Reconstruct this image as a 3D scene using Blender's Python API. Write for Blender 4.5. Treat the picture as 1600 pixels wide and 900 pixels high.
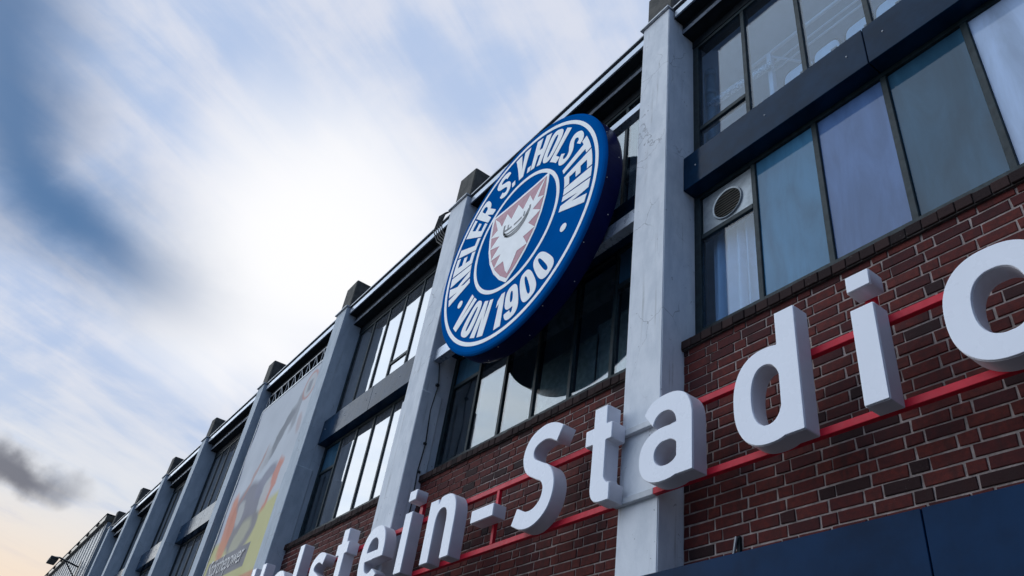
import bpy, bmesh, math, random
import numpy as np
from mathutils import Matrix, Vector

random.seed(7)
for o in list(bpy.data.objects): bpy.data.objects.remove(o)
S = bpy.context.scene
COL = S.collection

# ------------------------------------------------------------------ camera
F_PX = 1221.06
R = np.array([[0.58459593, 0.80030346, 0.133274], [-0.42441117, 0.44165255, -0.79045442], [-0.69146421, 0.40553347, 0.59784601]])
CAM = np.array([0.0, -4.25, 1.6])
cam = bpy.data.objects.new('camera', bpy.data.cameras.new('camera')); COL.objects.link(cam)
cam.data.sensor_width = 36.0; cam.data.lens = F_PX * 36 / 1600
cam.data.clip_start = 0.05; cam.data.clip_end = 3000
m3 = np.stack([R[0], -R[1], -R[2]], 1)
cam.matrix_world = Matrix.Translation(CAM) @ Matrix(m3.tolist()).to_4x4()
S.camera = cam

# ------------------------------------------------------------------ sky and sun
SUN_AZ, SUN_EL = math.radians(212), math.radians(44)
W = bpy.data.worlds.new('World'); S.world = W; W.use_nodes = True
nt = W.node_tree; nt.nodes.clear()
class G:
    """tiny helper to chain shader nodes"""
    def __init__(s, tree): s.t = tree
    def n(s, typ, **kw):
        nd = s.t.nodes.new(typ)
        for k, v in kw.items(): setattr(nd, k, v)
        return nd
    def put(s, sock, v):
        if isinstance(v, bpy.types.NodeSocket): s.t.links.new(v, sock)
        elif v is not None: sock.default_value = v
    def m(s, op, a, b=None, c=None, clamp=False):
        nd = s.n('ShaderNodeMath', operation=op, use_clamp=clamp)
        for i, v in enumerate((a, b, c)):
            if v is not None: s.put(nd.inputs[i], v)
        return nd.outputs[0]
    def v(s, op, a, b=None):
        nd = s.n('ShaderNodeVectorMath', operation=op)
        s.put(nd.inputs[0], a)
        if b is not None: s.put(nd.inputs[1], b)
        return nd.outputs['Value'] if op in ('DOT_PRODUCT', 'LENGTH', 'DISTANCE') else nd.outputs[0]
    def mix(s, f, a, b, blend='MIX'):
        nd = s.n('ShaderNodeMix', data_type='RGBA', blend_type=blend)
        s.put(nd.inputs[0], f); s.put(nd.inputs[6], a); s.put(nd.inputs[7], b)
        return nd.outputs[2]
    def ramp(s, x, lo, hi, a=0.0, b=1.0, smooth=True):
        nd = s.n('ShaderNodeMapRange', interpolation_type='SMOOTHSTEP' if smooth else 'LINEAR')
        s.put(nd.inputs[0], x); nd.inputs[1].default_value = lo; nd.inputs[2].default_value = hi
        nd.inputs[3].default_value = a; nd.inputs[4].default_value = b
        return nd.outputs[0]
    def noise(s, vec, scale, detail=4, rough=.55, dist=0.0):
        nd = s.n('ShaderNodeTexNoise'); s.put(nd.inputs['Vector'], vec)
        nd.inputs['Scale'].default_value = scale; nd.inputs['Detail'].default_value = detail
        nd.inputs['Roughness'].default_value = rough; nd.inputs['Distortion'].default_value = dist
        return nd.outputs[0]
g = G(nt)
out = g.n('ShaderNodeOutputWorld'); bg = g.n('ShaderNodeBackground')
nt.links.new(bg.outputs[0], out.inputs[0]); bg.inputs[1].default_value = 0.078
sky = g.n('ShaderNodeTexSky', sky_type='NISHITA', sun_disc=False)
sky.sun_elevation = SUN_EL; sky.sun_rotation = math.atan2(math.cos(SUN_AZ), math.sin(SUN_AZ))
sky.air_density = 1.3; sky.dust_density = 0.6; sky.ozone_density = 2.0
dirn = g.v('NORMALIZE', g.n('ShaderNodeTexCoord').outputs['Generated'])
sep = g.n('ShaderNodeSeparateXYZ'); nt.links.new(dirn, sep.inputs[0])
dz = g.m('MAXIMUM', sep.outputs[2], 0.0)
den = g.m('ADD', dz, 0.15)
com = g.n('ShaderNodeCombineXYZ')
g.put(com.inputs[0], g.m('DIVIDE', sep.outputs[0], den)); g.put(com.inputs[1], g.m('DIVIDE', sep.outputs[1], den))
P = com.outputs[0]                                   # position on the cloud layer
u = g.v('DOT_PRODUCT', P, (-.404, .915, 0)); sv = g.v('DOT_PRODUCT', P, (.915, .404, 0))     # along / across the wind
cs = g.n('ShaderNodeCombineXYZ'); g.put(cs.inputs[0], g.m('MULTIPLY', u, .8)); g.put(cs.inputs[1], g.m('MULTIPLY', sv, 5.0))
streak = g.noise(cs.outputs[0], 2.6, 7, .58, .5)
puff = g.noise(P, 4.2, 7, .55, .4)
broad = g.noise(P, 1.6, 2, .5, .3)
tex0 = g.noise(P, 3.0, 6, .55, .3)
# open blue lane between two cloud sheets, widening down-wind
op = g.m('MAXIMUM', g.m('SUBTRACT', .35, u), 0.0)
wob = g.m('MULTIPLY', g.m('SUBTRACT', tex0, .5), .22)
off = g.m('ADD', g.m('ADD', g.m('SUBTRACT', sv, g.m('MULTIPLY', op, 1.0)), 1.225), wob)
wid = g.m('ADD', g.m('MINIMUM', g.m('MULTIPLY', op, .30), .22), .125)
gap = g.m('POWER', 2.718, g.m('MULTIPLY', g.m('POWER', g.m('ABSOLUTE', g.m('DIVIDE', off, wid)), 2.0), -1.0))
gap = g.m('MULTIPLY', gap, g.ramp(u, .85, .40))
sunny = g.v('DOT_PRODUCT', dirn, Vector((-.795, .17, .58)).normalized())
facing = g.ramp(sunny, -.35, .42)
core = g.ramp(g.m('ADD', sunny, g.m('MULTIPLY', g.m('SUBTRACT', broad, .5), .05)), .966, 1.006)
tex = g.m('ADD', g.m('MULTIPLY', puff, .60), g.m('MULTIPLY', streak, .40))
t1 = g.ramp(tex, .38, .62)
body = g.mix(t1, (3.7, 4.6, 6.4, 1), (5.5, 5.8, 6.7, 1))
back = g.mix(t1, (1.0, 1.8, 3.5, 1), (1.6, 2.5, 4.2, 1))
body = g.mix(facing, back, body)
west = g.ramp(sep.outputs[0], -0.2, -0.9)
low = g.m('MULTIPLY', g.ramp(dz, .44, .18), west)
body = g.mix(g.m('MULTIPLY', low, g.ramp(tex, .30, .52, .45, 1.0)), body, (6.4, 6.5, 6.6, 1))
warm = g.m('MULTIPLY', g.ramp(dz, .29, .14), west)
body = g.mix(g.m('MULTIPLY', warm, .9), body, (7.6, 6.0, 4.5, 1))
body = g.mix(core, body, (7.9, 7.9, 8.05, 1))
blue = g.mix(.88, sky.outputs[0], (.26, 1.0, 2.35, 1))
col = g.mix(g.m('MULTIPLY', gap, .96), body, blue)
# one small dark rain cloud low in the west
dcd = Vector((-.961, -.004, .279)).normalized()
rel = g.v('SUBTRACT', dirn, dcd)
warp = g.n('ShaderNodeVectorMath', operation='SCALE'); nz = g.n('ShaderNodeTexNoise'); g.put(nz.inputs['Vector'], dirn)
nz.inputs['Scale'].default_value = 16; nz.inputs['Detail'].default_value = 5
g.put(warp.inputs[0], g.v('SUBTRACT', nz.outputs['Color'], (.5, .5, .5))); warp.inputs['Scale'].default_value = .07
rel = g.v('ADD', rel, warp.outputs[0])
e1 = g.m('DIVIDE', g.v('DOT_PRODUCT', rel, Vector((.02, .99, -.12)).normalized()), .072)
e2 = g.m('DIVIDE', g.v('DOT_PRODUCT', rel, Vector((.27, .12, .95)).normalized()), .023)
dd = g.m('SQRT', g.m('ADD', g.m('MULTIPLY', e1, e1), g.m('MULTIPLY', e2, e2)))
near = g.ramp(g.v('DISTANCE', dirn, dcd), .30, .12)
col = g.mix(g.m('MULTIPLY', g.m('MULTIPLY', g.ramp(dd, 1.25, .25), .88), near), col, (.95, 1.0, 1.3, 1))
nt.links.new(col, bg.inputs[0])

sun = bpy.data.lights.new('sun', 'SUN'); sun.energy = 1.5; sun.angle = math.radians(95); sun.color = (.84, .93, 1.0)
so = bpy.data.objects.new('sun', sun); COL.objects.link(so)
sd = Vector((math.cos(SUN_AZ) * math.cos(SUN_EL), math.sin(SUN_AZ) * math.cos(SUN_EL), math.sin(SUN_EL)))
so.rotation_euler = sd.to_track_quat('Z', 'Y').to_euler(); so.location = (-20, -10, 30)

S.view_settings.view_transform = 'Standard'; S.view_settings.look = 'None'
S.view_settings.gamma = 1; S.view_settings.exposure = 0.70; S.view_settings.use_curve_mapping = False
S.render.engine = 'CYCLES'; S.render.resolution_x = 1024; S.render.resolution_y = 576
S.cycles.max_bounces = 8; S.cycles.transparent_max_bounces = 8

# ------------------------------------------------------------------ helpers
def bx(bm, x0, x1, y0, y1, z0, z1):
    v = [bm.verts.new((x, y, z)) for z in (z0, z1) for y in (y0, y1) for x in (x0, x1)]
    for f in ((0, 2, 3, 1), (4, 5, 7, 6), (0, 1, 5, 4), (2, 6, 7, 3), (0, 4, 6, 2), (1, 3, 7, 5)):
        bm.faces.new([v[i] for i in f])
    return v
def tube(bm, pts, r, n=8, cap=True):
    rings = []
    for i, p in enumerate(pts):
        p = Vector(p); a = Vector(pts[max(i - 1, 0)]); b = Vector(pts[min(i + 1, len(pts) - 1)])
        t = (b - a).normalized(); u = t.cross(Vector((0.13, 0.21, 0.97))).normalized(); w = t.cross(u)
        rings.append([bm.verts.new(p + u * (r * math.cos(k * 2 * math.pi / n)) + w * (r * math.sin(k * 2 * math.pi / n))) for k in range(n)])
    for a, b in zip(rings, rings[1:]):
        for k in range(n): bm.faces.new((a[k], a[(k + 1) % n], b[(k + 1) % n], b[k]))
    if cap: bm.faces.new(rings[0][::-1]); bm.faces.new(rings[-1])
def obj(name, bm, mat, parent=None, bevel=0, smooth=False, seg=1):
    bmesh.ops.recalc_face_normals(bm, faces=bm.faces)
    if bevel: bmesh.ops.bevel(bm, geom=bm.edges[:], offset=bevel, segments=seg, affect='EDGES', clamp_overlap=True)
    me = bpy.data.meshes.new(name); bm.to_mesh(me); bm.free(); me.materials.append(mat)
    if smooth:
        for p in me.polygons: p.use_smooth = True
    o = bpy.data.objects.new(name, me); COL.objects.link(o); o.parent = parent
    return o
def box(name, dims, mat, parent=None, bevel=0, seg=1):
    bm = bmesh.new(); bx(bm, *dims); return obj(name, bm, mat, parent, bevel, seg=seg)
def tag(o, label, cat, group=None):
    o['label'] = label; o['category'] = cat
    if group: o['group'] = group
    return o
def thing(name, label, cat, loc=(0, 0, 0), group=None):
    o = bpy.data.objects.new(name, None); COL.objects.link(o); o.location = loc; o.empty_display_size = .2
    return tag(o, label, cat, group)
def under(o, parent):
    """parent keeping world coordinates of the mesh (parents are never rotated)"""
    o.parent = parent; o.matrix_parent_inverse = Matrix.Translation(-Vector(parent.location)); return o

# ------------------------------------------------------------------ materials
def mat(name, build):
    m = bpy.data.materials.new(name); m.use_nodes = True
    gg = G(m.node_tree); bs = m.node_tree.nodes['Principled BSDF']; build(gg, bs); return m
def pos(gg): return gg.n('ShaderNodeNewGeometry').outputs['Position']
def bump(gg, bs, h, strength, dist=.01):
    b = gg.n('ShaderNodeBump'); b.inputs['Strength'].default_value = strength; b.inputs['Distance'].default_value = dist
    gg.put(b.inputs['Height'], h); gg.put(bs.inputs['Normal'], b.outputs[0])
def plain(name, c, rough=.5, metal=0, spec=.5, var=.12, scale=9, bmp=0.0, coat=0, wave=0.0):
    def f(gg, bs):
        p = pos(gg); n = gg.noise(p, scale, 5, .6)
        d = tuple(x * (1 - var * 1.6) for x in c) + (1,); u = tuple(min(1, x * (1 + var)) for x in c) + (1,)
        gg.put(bs.inputs['Base Color'], gg.mix(gg.ramp(n, .3, .7), d, u))
        bs.inputs['Roughness'].default_value = rough; bs.inputs['Metallic'].default_value = metal
        bs.inputs['Specular IOR Level'].default_value = spec; bs.inputs['Coat Weight'].default_value = coat
        gg.put(bs.inputs['Roughness'], gg.ramp(gg.noise(p, scale * 3, 3), .2, .8, max(0.02, rough - .07), rough + .09))
        if wave: bump(gg, bs, gg.noise(p, 1.3, 3), wave, .06)
        if bmp: bump(gg, bs, gg.noise(p, scale * 6, 4), bmp)
    return mat(name, f)
def plaster(name, light, dark):
    def f(gg, bs):
        p = pos(gg)
        mpn = gg.n('ShaderNodeMapping'); gg.put(mpn.inputs[0], p); mpn.inputs['Scale'].default_value = (3.2, 3.2, 1.1)
        runs = gg.noise(mpn.outputs[0], 2.2, 6, .62, .3)
        blot = gg.noise(p, 2.6, 6, .6); fine = gg.noise(p, 26, 5, .65)
        c = gg.mix(gg.ramp(gg.m('ADD', gg.m('MULTIPLY', runs, .6), gg.m('MULTIPLY', blot, .4)), .34, .62), dark, light)
        chip = gg.ramp(gg.m('MULTIPLY', gg.noise(p, 7.5, 6, .7), gg.noise(p, 31, 3)), .385, .42)
        c = gg.mix(gg.m('MULTIPLY', chip, .55), c, (.16, .16, .17, 1))
        mq = gg.n('ShaderNodeMapping'); gg.put(mq.inputs[0], p); mq.inputs['Scale'].default_value = (11, 11, .45)
        drip = gg.ramp(gg.noise(mq.outputs[0], 1.5, 4, .55), .57, .70)
        c = gg.mix(gg.m('MULTIPLY', drip, gg.ramp(blot, .40, .62, .0, .42)), c, (.24, .24, .23, 1))
        vo = gg.n('ShaderNodeTexVoronoi', feature='DISTANCE_TO_EDGE'); vo.inputs['Scale'].default_value = 1.15
        wv = gg.n('ShaderNodeTexNoise'); gg.put(wv.inputs['Vector'], p); wv.inputs['Scale'].default_value = 5; wv.inputs['Detail'].default_value = 5
        sc_ = gg.n('ShaderNodeVectorMath', operation='SCALE'); gg.put(sc_.inputs[0], wv.outputs['Color']); sc_.inputs['Scale'].default_value = .22
        gg.put(vo.inputs['Vector'], gg.v('ADD', p, sc_.outputs[0]))
        crack = gg.m('MULTIPLY', gg.ramp(vo.outputs['Distance'], .006, .001), gg.ramp(gg.noise(p, 1.3, 2), .48, .60))
        c = gg.mix(gg.m('MULTIPLY', crack, .55), c, (.13, .13, .14, 1))
        gg.put(bs.inputs['Base Color'], c)
        bs.inputs['Roughness'].default_value = .72; bs.inputs['Specular IOR Level'].default_value = .35
        bump(gg, bs, gg.m('ADD', gg.m('MULTIPLY', blot, .8), gg.m('ADD', gg.m('MULTIPLY', fine, .35), gg.m('MULTIPLY', chip, -.5))), .35, .012)
    return mat(name, f)
M = {}
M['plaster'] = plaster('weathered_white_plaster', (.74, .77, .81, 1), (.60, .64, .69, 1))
def f_concrete(gg, bs):
    p = pos(gg); n = gg.noise(p, 6, 7, .65)
    gg.put(bs.inputs['Base Color'], gg.mix(gg.ramp(n, .3, .7), (.025, .026, .025, 1), (.085, .08, .07, 1)))
    bs.inputs['Roughness'].default_value = .85; bump(gg, bs, n, .6, .02)
M['concrete'] = mat('dark_concrete', f_concrete)
def f_brick(gg, bs):
    p = pos(gg)
    at = gg.n('ShaderNodeAttribute', attribute_name='rnd'); oi = gg.n('ShaderNodeObjectInfo')
    r = gg.m('FRACT', gg.m('ADD', gg.m('MULTIPLY', oi.outputs['Random'], 1.0), at.outputs['Fac']))
    cr = gg.n('ShaderNodeValToRGB'); gg.put(cr.inputs[0], r); e = cr.color_ramp.elements
    e[0].position = 0; e[0].color = (.020, .010, .011, 1); e[1].position = 1; e[1].color = (.155, .031, .024, 1)
    for q, c in ((.06, (.035, .013, .013, 1)), (.11, (.070, .015, .016, 1)), (.35, (.112, .020, .017, 1)), (.8, (.142, .027, .020, 1))):
        el = e.new(q); el.color = c
    blot = gg.noise(p, 22, 6, .65); big = gg.noise(p, 3, 4)
    c = gg.mix(gg.ramp(blot, .35, .72), gg.mix(.55, cr.outputs[0], (.03, .014, .016, 1)), cr.outputs[0])
    c = gg.mix(gg.m('MULTIPLY', gg.ramp(gg.noise(p, 60, 3, .7), .66, .76), .35), c, (.30, .27, .25, 1))
    c = gg.mix(gg.m('MULTIPLY', gg.ramp(big, .45, .75), .35), c, (.045, .018, .02, 1))
    mpb = gg.n('ShaderNodeMapping'); gg.put(mpb.inputs[0], p); mpb.inputs['Scale'].default_value = (4.5, 4.5, .8)
    c = gg.mix(gg.m('MULTIPLY', gg.ramp(gg.noise(mpb.outputs[0], 1.6, 5, .6), .50, .72), .6), c, (.030, .017, .017, 1))
    gg.put(bs.inputs['Base Color'], c); bs.inputs['Roughness'].default_value = .82; bs.inputs['Specular IOR Level'].default_value = .18
    bump(gg, bs, gg.noise(p, 70, 5, .7), .45, .006)
M['brick'] = mat('red_clinker_brick', f_brick)
def f_sill(gg, bs):
    p = pos(gg); oi = gg.n('ShaderNodeObjectInfo')
    c = gg.mix(oi.outputs['Random'], (.020, .014, .015, 1), (.042, .025, .024, 1))
    c = gg.mix(gg.m('MULTIPLY', gg.ramp(gg.noise(p, 9, 6, .7), .60, .72), .7), c, (.12, .11, .10, 1))
    gg.put(bs.inputs['Base Color'], c); bs.inputs['Roughness'].default_value = .9; bs.inputs['Specular IOR Level'].default_value = .12; bump(gg, bs, gg.noise(p, 60, 5, .7), .5, .008)
M['sillbrick'] = mat('dark_sill_brick', f_sill)
M['mortar'] = plain('lime_mortar', (.35, .29, .27), .95, var=.22, scale=14, bmp=.5)
M['sillmortar'] = plain('dirty_sill_mortar', (.05, .045, .042), .9, var=.3, scale=14, bmp=.5)
M['panel'] = plain('dark_blue_metal_panel', (.005, .024, .058), .13, spec=.06, var=.2, scale=3, wave=.08)
M['canopy'] = plain('blue_canopy_panel', (.002, .022, .066), .12, spec=.05, var=.2, scale=2, wave=.10)
M['frame'] = plain('dark_teal_steel_frame', (.011, .024, .030), .5, var=.25, scale=12, bmp=.1, spec=.25)
M['fascia'] = plain('blue_grey_fascia_metal', (.34, .39, .47), .28, metal=.5, var=.1, scale=3)
M['soffit'] = plain('dark_soffit_board', (.014, .020, .026), .7, spec=.15, var=.2, scale=5)
M['cap'] = plain('zinc_edge_strip', (.34, .36, .39), .4, metal=.6, var=.15, scale=8)
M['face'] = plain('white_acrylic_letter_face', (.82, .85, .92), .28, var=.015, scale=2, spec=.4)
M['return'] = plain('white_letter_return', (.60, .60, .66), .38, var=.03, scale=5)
M['red'] = plain('red_painted_steel', (.56, .014, .035), .45, spec=.2, var=.08, scale=8)
M['greybar'] = plain('grey_painted_steel', (.50, .53, .57), .45, var=.08, scale=8)
M['emblue'] = plain('blue_emblem_print', (.001, .100, .370), .42, var=.05, scale=2, spec=.0)
M['emside'] = plain('navy_emblem_side', (.003, .006, .060), .34, var=.1, scale=3, spec=.08)
M['emwhite'] = plain('white_emblem_print', (.86, .87, .87), .4, var=.03, scale=6)
M['emred'] = plain('faded_red_emblem_print', (.34, .060, .115), .35, var=.06, scale=6)
M['eminkk'] = plain('dark_ink_emblem_print', (.035, .045, .06), .4, var=.05)
M['cable'] = plain('black_cable', (.018, .020, .022), .5)
M['pipe'] = plain('grey_plastic_pipe', (.42, .45, .43), .4, var=.08)
M['white'] = plain('white_enamel', (.75, .77, .80), .35, var=.04)
M['foil'] = plain('silver_foil', (.75, .76, .78), .25, metal=1, var=.3, scale=40, bmp=1)
M['room'] = plain('room_plaster', (.46, .52, .60), .9, var=.1, scale=2)
M['asphalt'] = plain('grey_paving', (.06, .06, .06), .9, var=.25, scale=20, bmp=.4)
M['roof'] = plain('roof_felt', (.05, .05, .05), .9)
M['clad'] = plain('grey_metal_cladding', (.24, .27, .30), .42, metal=.2, var=.06, scale=2)
M['bronze'] = plain('brown_verge_trim', (.10, .085, .06), .35, metal=.3, var=.2, scale=6)
M['sash'] = plain('white_painted_sash', (.70, .69, .66), .55, var=.15, scale=14)
M['ventmetal'] = plain('galvanised_sheet', (.30, .34, .37), .4, metal=.4, var=.12, scale=14)
def glass(name, backing, alpha, ior=1.75, rough=.015, tint=(.72, .82, .86, 1)):
    """window pane: mirror coat over either a tinted clear sheet or a film-backed one"""
    m = bpy.data.materials.new(name); m.use_nodes = True; t = m.node_tree; gg = G(t); t.nodes.clear()
    o = gg.n('ShaderNodeOutputMaterial')
    p = pos(gg); b = gg.n('ShaderNodeBump'); b.inputs['Strength'].default_value = .05; b.inputs['Distance'].default_value = .02
    gg.put(b.inputs['Height'], gg.noise(p, 1.6, 2)); geo = gg.n('ShaderNodeNewGeometry')
    f0 = ((ior - 1) / (ior + 1)) ** 2                      # Schlick reflectance, the same from either face of the sheet
    cs_ = gg.m('ABSOLUTE', gg.v('DOT_PRODUCT', geo.outputs['Incoming'], geo.outputs['Normal']))
    fres = gg.m('ADD', f0, gg.m('MULTIPLY', 1 - f0, gg.m('POWER', gg.m('SUBTRACT', 1.0, cs_, clamp=True), 5.0)))
    gl = gg.n('ShaderNodeBsdfGlossy'); gl.inputs['Roughness'].default_value = rough; gg.put(gl.inputs['Normal'], b.outputs[0])
    tr = gg.n('ShaderNodeBsdfTransparent'); tr.inputs[0].default_value = tint
    df = gg.n('ShaderNodeBsdfDiffuse')
    mpd = gg.n('ShaderNodeMapping'); gg.put(mpd.inputs[0], p); mpd.inputs['Scale'].default_value = (2.4, 2.4, .55)
    dirt = gg.m('ADD', gg.ramp(gg.noise(mpd.outputs[0], 1.7, 6, .6, .5), .3, .75, .72, 1.12), gg.ramp(gg.noise(p, .9, 2), .3, .7, -.10, .12))
    sc = gg.n('ShaderNodeVectorMath', operation='SCALE'); sc.inputs[0].default_value = backing[:3]; gg.put(sc.inputs['Scale'], dirt)
    gg.put(df.inputs[0], sc.outputs[0])
    m1 = gg.n('ShaderNodeMixShader'); m1.inputs[0].default_value = alpha
    t.links.new(tr.outputs[0], m1.inputs[1]); t.links.new(df.outputs[0], m1.inputs[2])
    m2 = gg.n('ShaderNodeMixShader'); t.links.new(fres, m2.inputs[0])
    t.links.new(m1.outputs[0], m2.inputs[1]); t.links.new(gl.outputs[0], m2.inputs[2])
    t.links.new(m2.outputs[0], o.inputs[0]); return m
M['clear'] = glass('clear_window_glass', (.3, .33, .36), .03, 1.65, tint=(.74, .86, .97, 1))
M['dark'] = glass('dark_window_glass', (.03, .045, .055), .55, 1.9)
M['mirror'] = glass('sun_coated_window_glass', (.16, .18, .21), .92, 5.0, .02)
M['coat'] = glass('reflective_dark_glass', (.02, .03, .04), .10, 2.5, .015)
M['teal'] = glass('frosted_teal_reflection', (.07, .21, .36), .95, 1.5, .05)  # frosted panes: their differing sky reflections are put into four backing colours
M['lilac'] = glass('frosted_lilac_reflection', (.10, .18, .37), .95, 1.5, .04)
M['slate'] = glass('frosted_slate_reflection', (.034, .10, .168), .95, 1.45, .05)
M['bright'] = glass('frosted_pale_reflection', (.42, .56, .80), .95, 1.55, .05)
M['slate_render'] = plaster('blue_grey_render', (.48, .54, .60, 1), (.37, .43, .49, 1))  # darker blue-grey tone of the far pilasters
M['curtain'] = glass('net_curtain_glass', (.36, .47, .56), .65, 1.55, .05)

# ------------------------------------------------------------------ ground
bm = bmesh.new()
vs = [bm.verts.new(p) for p in ((-900, -900, 0), (900, -900, 0), (900, 900, 0), (-900, 900, 0))]; bm.faces.new(vs)
gr = obj('ground', bm, M['asphalt']); gr['kind'] = 'structure'

# ------------------------------------------------------------------ the stadium building
PIL = [(.13, .58), (-4.57, -4.117), (-9.26, -8.73), (-13.78, -13.26), (-18.36, -17.92), (-22.90, -22.46), (-27.08, -26.64), (-31.22, -30.78), (-34.92, -34.50)]
PF, WY = -.265, .15
Z_SILL, Z_SP0, Z_SP1, Z_HEAD, Z_TOP = 5.555, 7.44, 7.92, 10.0, 10.46
B = thing('stadium_building', 'long brick stadium facade with white pilasters, steel windows and flat eaves', 'building', (-16, 0, 0))
def part(name, bm_or_dims, material, parent=None, **kw):
    if isinstance(bm_or_dims, tuple): o = box(name, bm_or_dims, material, None, **kw)
    else: o = obj(name, bm_or_dims, material, None, **kw)
    p = parent or B
    o.parent = p; o.matrix_parent_inverse = Matrix.Translation(-Vector(B.location)) if p is B else p.matrix_basis.inverted() @ Matrix.Identity(4)
    return o
# core volume: rear wall, slabs, roof
bm = bmesh.new()
bx(bm, -35.0, 5.4, 5.0, 5.3, 0, 8.3)
bx(bm, -35.0, 5.4, .32, 5.0, 7.46, 7.90)
bx(bm, -35.0, 5.4, .32, 5.0, 4.90, 5.20)
bx(bm, -35.0, -34.7, .32, 5.0, 5.2, 10.35)
bx(bm, 5.1, 5.4, .32, 5.0, 5.2, 10.35)
bx(bm, -35.0, 5.4, .325, 5.3, 10.36, 10.48)
part('interior_shell', bm, M['room'])
bm = bmesh.new()
v = [bm.verts.new(p) for p in ((-35.2, -.10, 10.50), (5.4, -.10, 10.50), (5.4, 5.4, 10.9), (-35.2, 5.4, 10.9))]
w = [bm.verts.new(p.co + Vector((0, 0, .06))) for p in v]
bm.faces.new(v); bm.faces.new(w)
for i in range(4): bm.faces.new((v[i], v[(i + 1) % 4], w[(i + 1) % 4], w[i]))
part('roof', bm, M['roof'])

for i, (a, b) in enumerate(PIL):
    bm = bmesh.new(); bx(bm, a, b, PF, .32, -.0, Z_TOP)
    PM = M['slate_render'] if i >= 3 else M['plaster']
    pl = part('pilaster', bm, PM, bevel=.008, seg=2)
    if i in (2, 3):                      # thicker repaired render on the lower shaft
        part('render_patch', (a - .012, b + .022, PF - .012, .05, .02, 6.75 if i == 2 else 6.95), PM, pl, bevel=.01)
    k = i * 1.7
    bm = bmesh.new(); vv = bx(bm, a + .02, b + .01, PF + .035, .75, Z_TOP + .03, 11.16)
    for q in vv[4:]: q.co.x += .012 * math.sin(k + q.co.y * 9); q.co.z += .03 * math.sin(k * 2 + q.co.x * 40)
    part('cap_block', bm, M['concrete'], pl, bevel=.02)
    part('ledge', (a - .035, b + .012, PF - .035, .0, Z_TOP + .002, Z_TOP + .032), M['cap'], pl, bevel=.004)

# bricks ------------------------------------------------------------
CH, ST, HD, J = .0896, .2525, .1263, .0135
def brick_mesh(L, seed):
    rnd = random.Random(seed); bm = bmesh.new()
    h = CH - J; l = L - J; c = .004
    fz = []
    for (x, z) in ((0, 0), (l, 0), (l, h), (0, h)):
        fz.append((x + rnd.uniform(-.0045, .0035), z + rnd.uniform(-.0032, .0028)))
    cx, cz = l / 2, h / 2
    back = [bm.verts.new((x, .02, z)) for x, z in fz]
    mid = [bm.verts.new((x, c * .8, z)) for x, z in fz]
    fr = [bm.verts.new((x + c * (1 if x < cx else -1), rnd.uniform(-.0012, .0012), z + c * (1 if z < cz else -1))) for x, z in fz]
    for A, Bq in ((back, mid), (mid, fr)):
        for k in range(4): bm.faces.new((A[k], A[(k + 1) % 4], Bq[(k + 1) % 4], Bq[k]))
    bm.faces.new(fr)
    bmesh.ops.recalc_face_normals(bm, faces=bm.faces)
    me = bpy.data.meshes.new('brick'); bm.to_mesh(me); bm.free(); me.materials.append(M['brick']); return me
MESH = {}
def get_brick(L):
    key = (round(L / .004) * .004, random.randrange(5))
    if key not in MESH: MESH[key] = brick_mesh(key[0], hash(key) & 0xffff)
    return MESH[key]
def to_px(p):
    c = R @ (np.array(p) - CAM)
    return (800 + F_PX * c[0] / c[2], 450 + F_PX * c[1] / c[2], c[2]) if c[2] > .1 else (-9e3, -9e3, 1e3)
def brick_wall(x0, x1, z0, z1, limit=300):
    wall = part('brick_wall', (x0, x1, .008, .32, 0.0, z1), M['mortar'])
    spots = []
    k0 = math.floor((z0 - 3.616) / CH)
    k = k0
    while 3.616 + k * CH < z1 - .02:
        zb = 3.616 + k * CH
        # header, stretcher, stretcher; every other course shifted by half a period
        x = -3.866 + (0 if k % 2 else (ST * 2 + HD) / 2) - 60 * (ST * 2 + HD) + random.uniform(-.008, .008)
        j = 0
        while x < x1:
            L = HD if j % 3 == 0 else ST
            a, b = max(x, x0), min(x + L, x1)
            if b - a > .05: spots.append((a + J / 2, zb + J / 2, b - a))
            x += L; j += 1
        k += 1
    def size(s):
        px = to_px((s[0] + s[2] / 2, 0, s[1] + .04))
        inside = -30 < px[0] < 1630 and -30 < px[1] < 930
        return (0 if inside else 1, px[2])
    spots.sort(key=size)
    for a, zb, L in spots[:limit]:
        o = bpy.data.objects.new('brick', get_brick(L)); COL.objects.link(o)
        o.location = (a, random.uniform(-.003, .002), zb); o.parent = wall
    if spots[limit:]:
        bm = bmesh.new(); lay = bm.verts.layers.float.new('rnd')
        for a, zb, L in spots[limit:]:
            vs = bx(bm, a, a + L - J, random.uniform(-.003, .002), .02, zb, zb + CH - J); q = random.random()
            for v_ in vs: v_[lay] = q
        o = part('brick_remainder', bm, M['brick'], wall); o['kind'] = 'stuff'
    return wall
def sill(x0, x1):
    bm = bmesh.new(); vv = bx(bm, x0, x1, -.022, .17, 5.466, 5.545)
    for q in vv[4:]:
        if q.co.y > 0: q.co.z = 5.70
    s = part('window_sill', bm, M['sillmortar'])
    n = int((x1 - x0) / .115); stp = (x1 - x0) / n
    for k in range(n):
        bm = bmesh.new(); a = x0 + k * stp + .003; f = -.036 + random.uniform(-.006, .004); dz_ = random.uniform(-.006, .006)
        vv = bx(bm, a, a + stp - .006, f, .10, 5.474 + dz_ * .5, 5.556 + dz_ * .5)
        for q in vv[4:]:
            if q.co.y > 0: q.co.z += .115
        part('sill_brick', bm, M['sillbrick'], s, bevel=.004)
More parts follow.
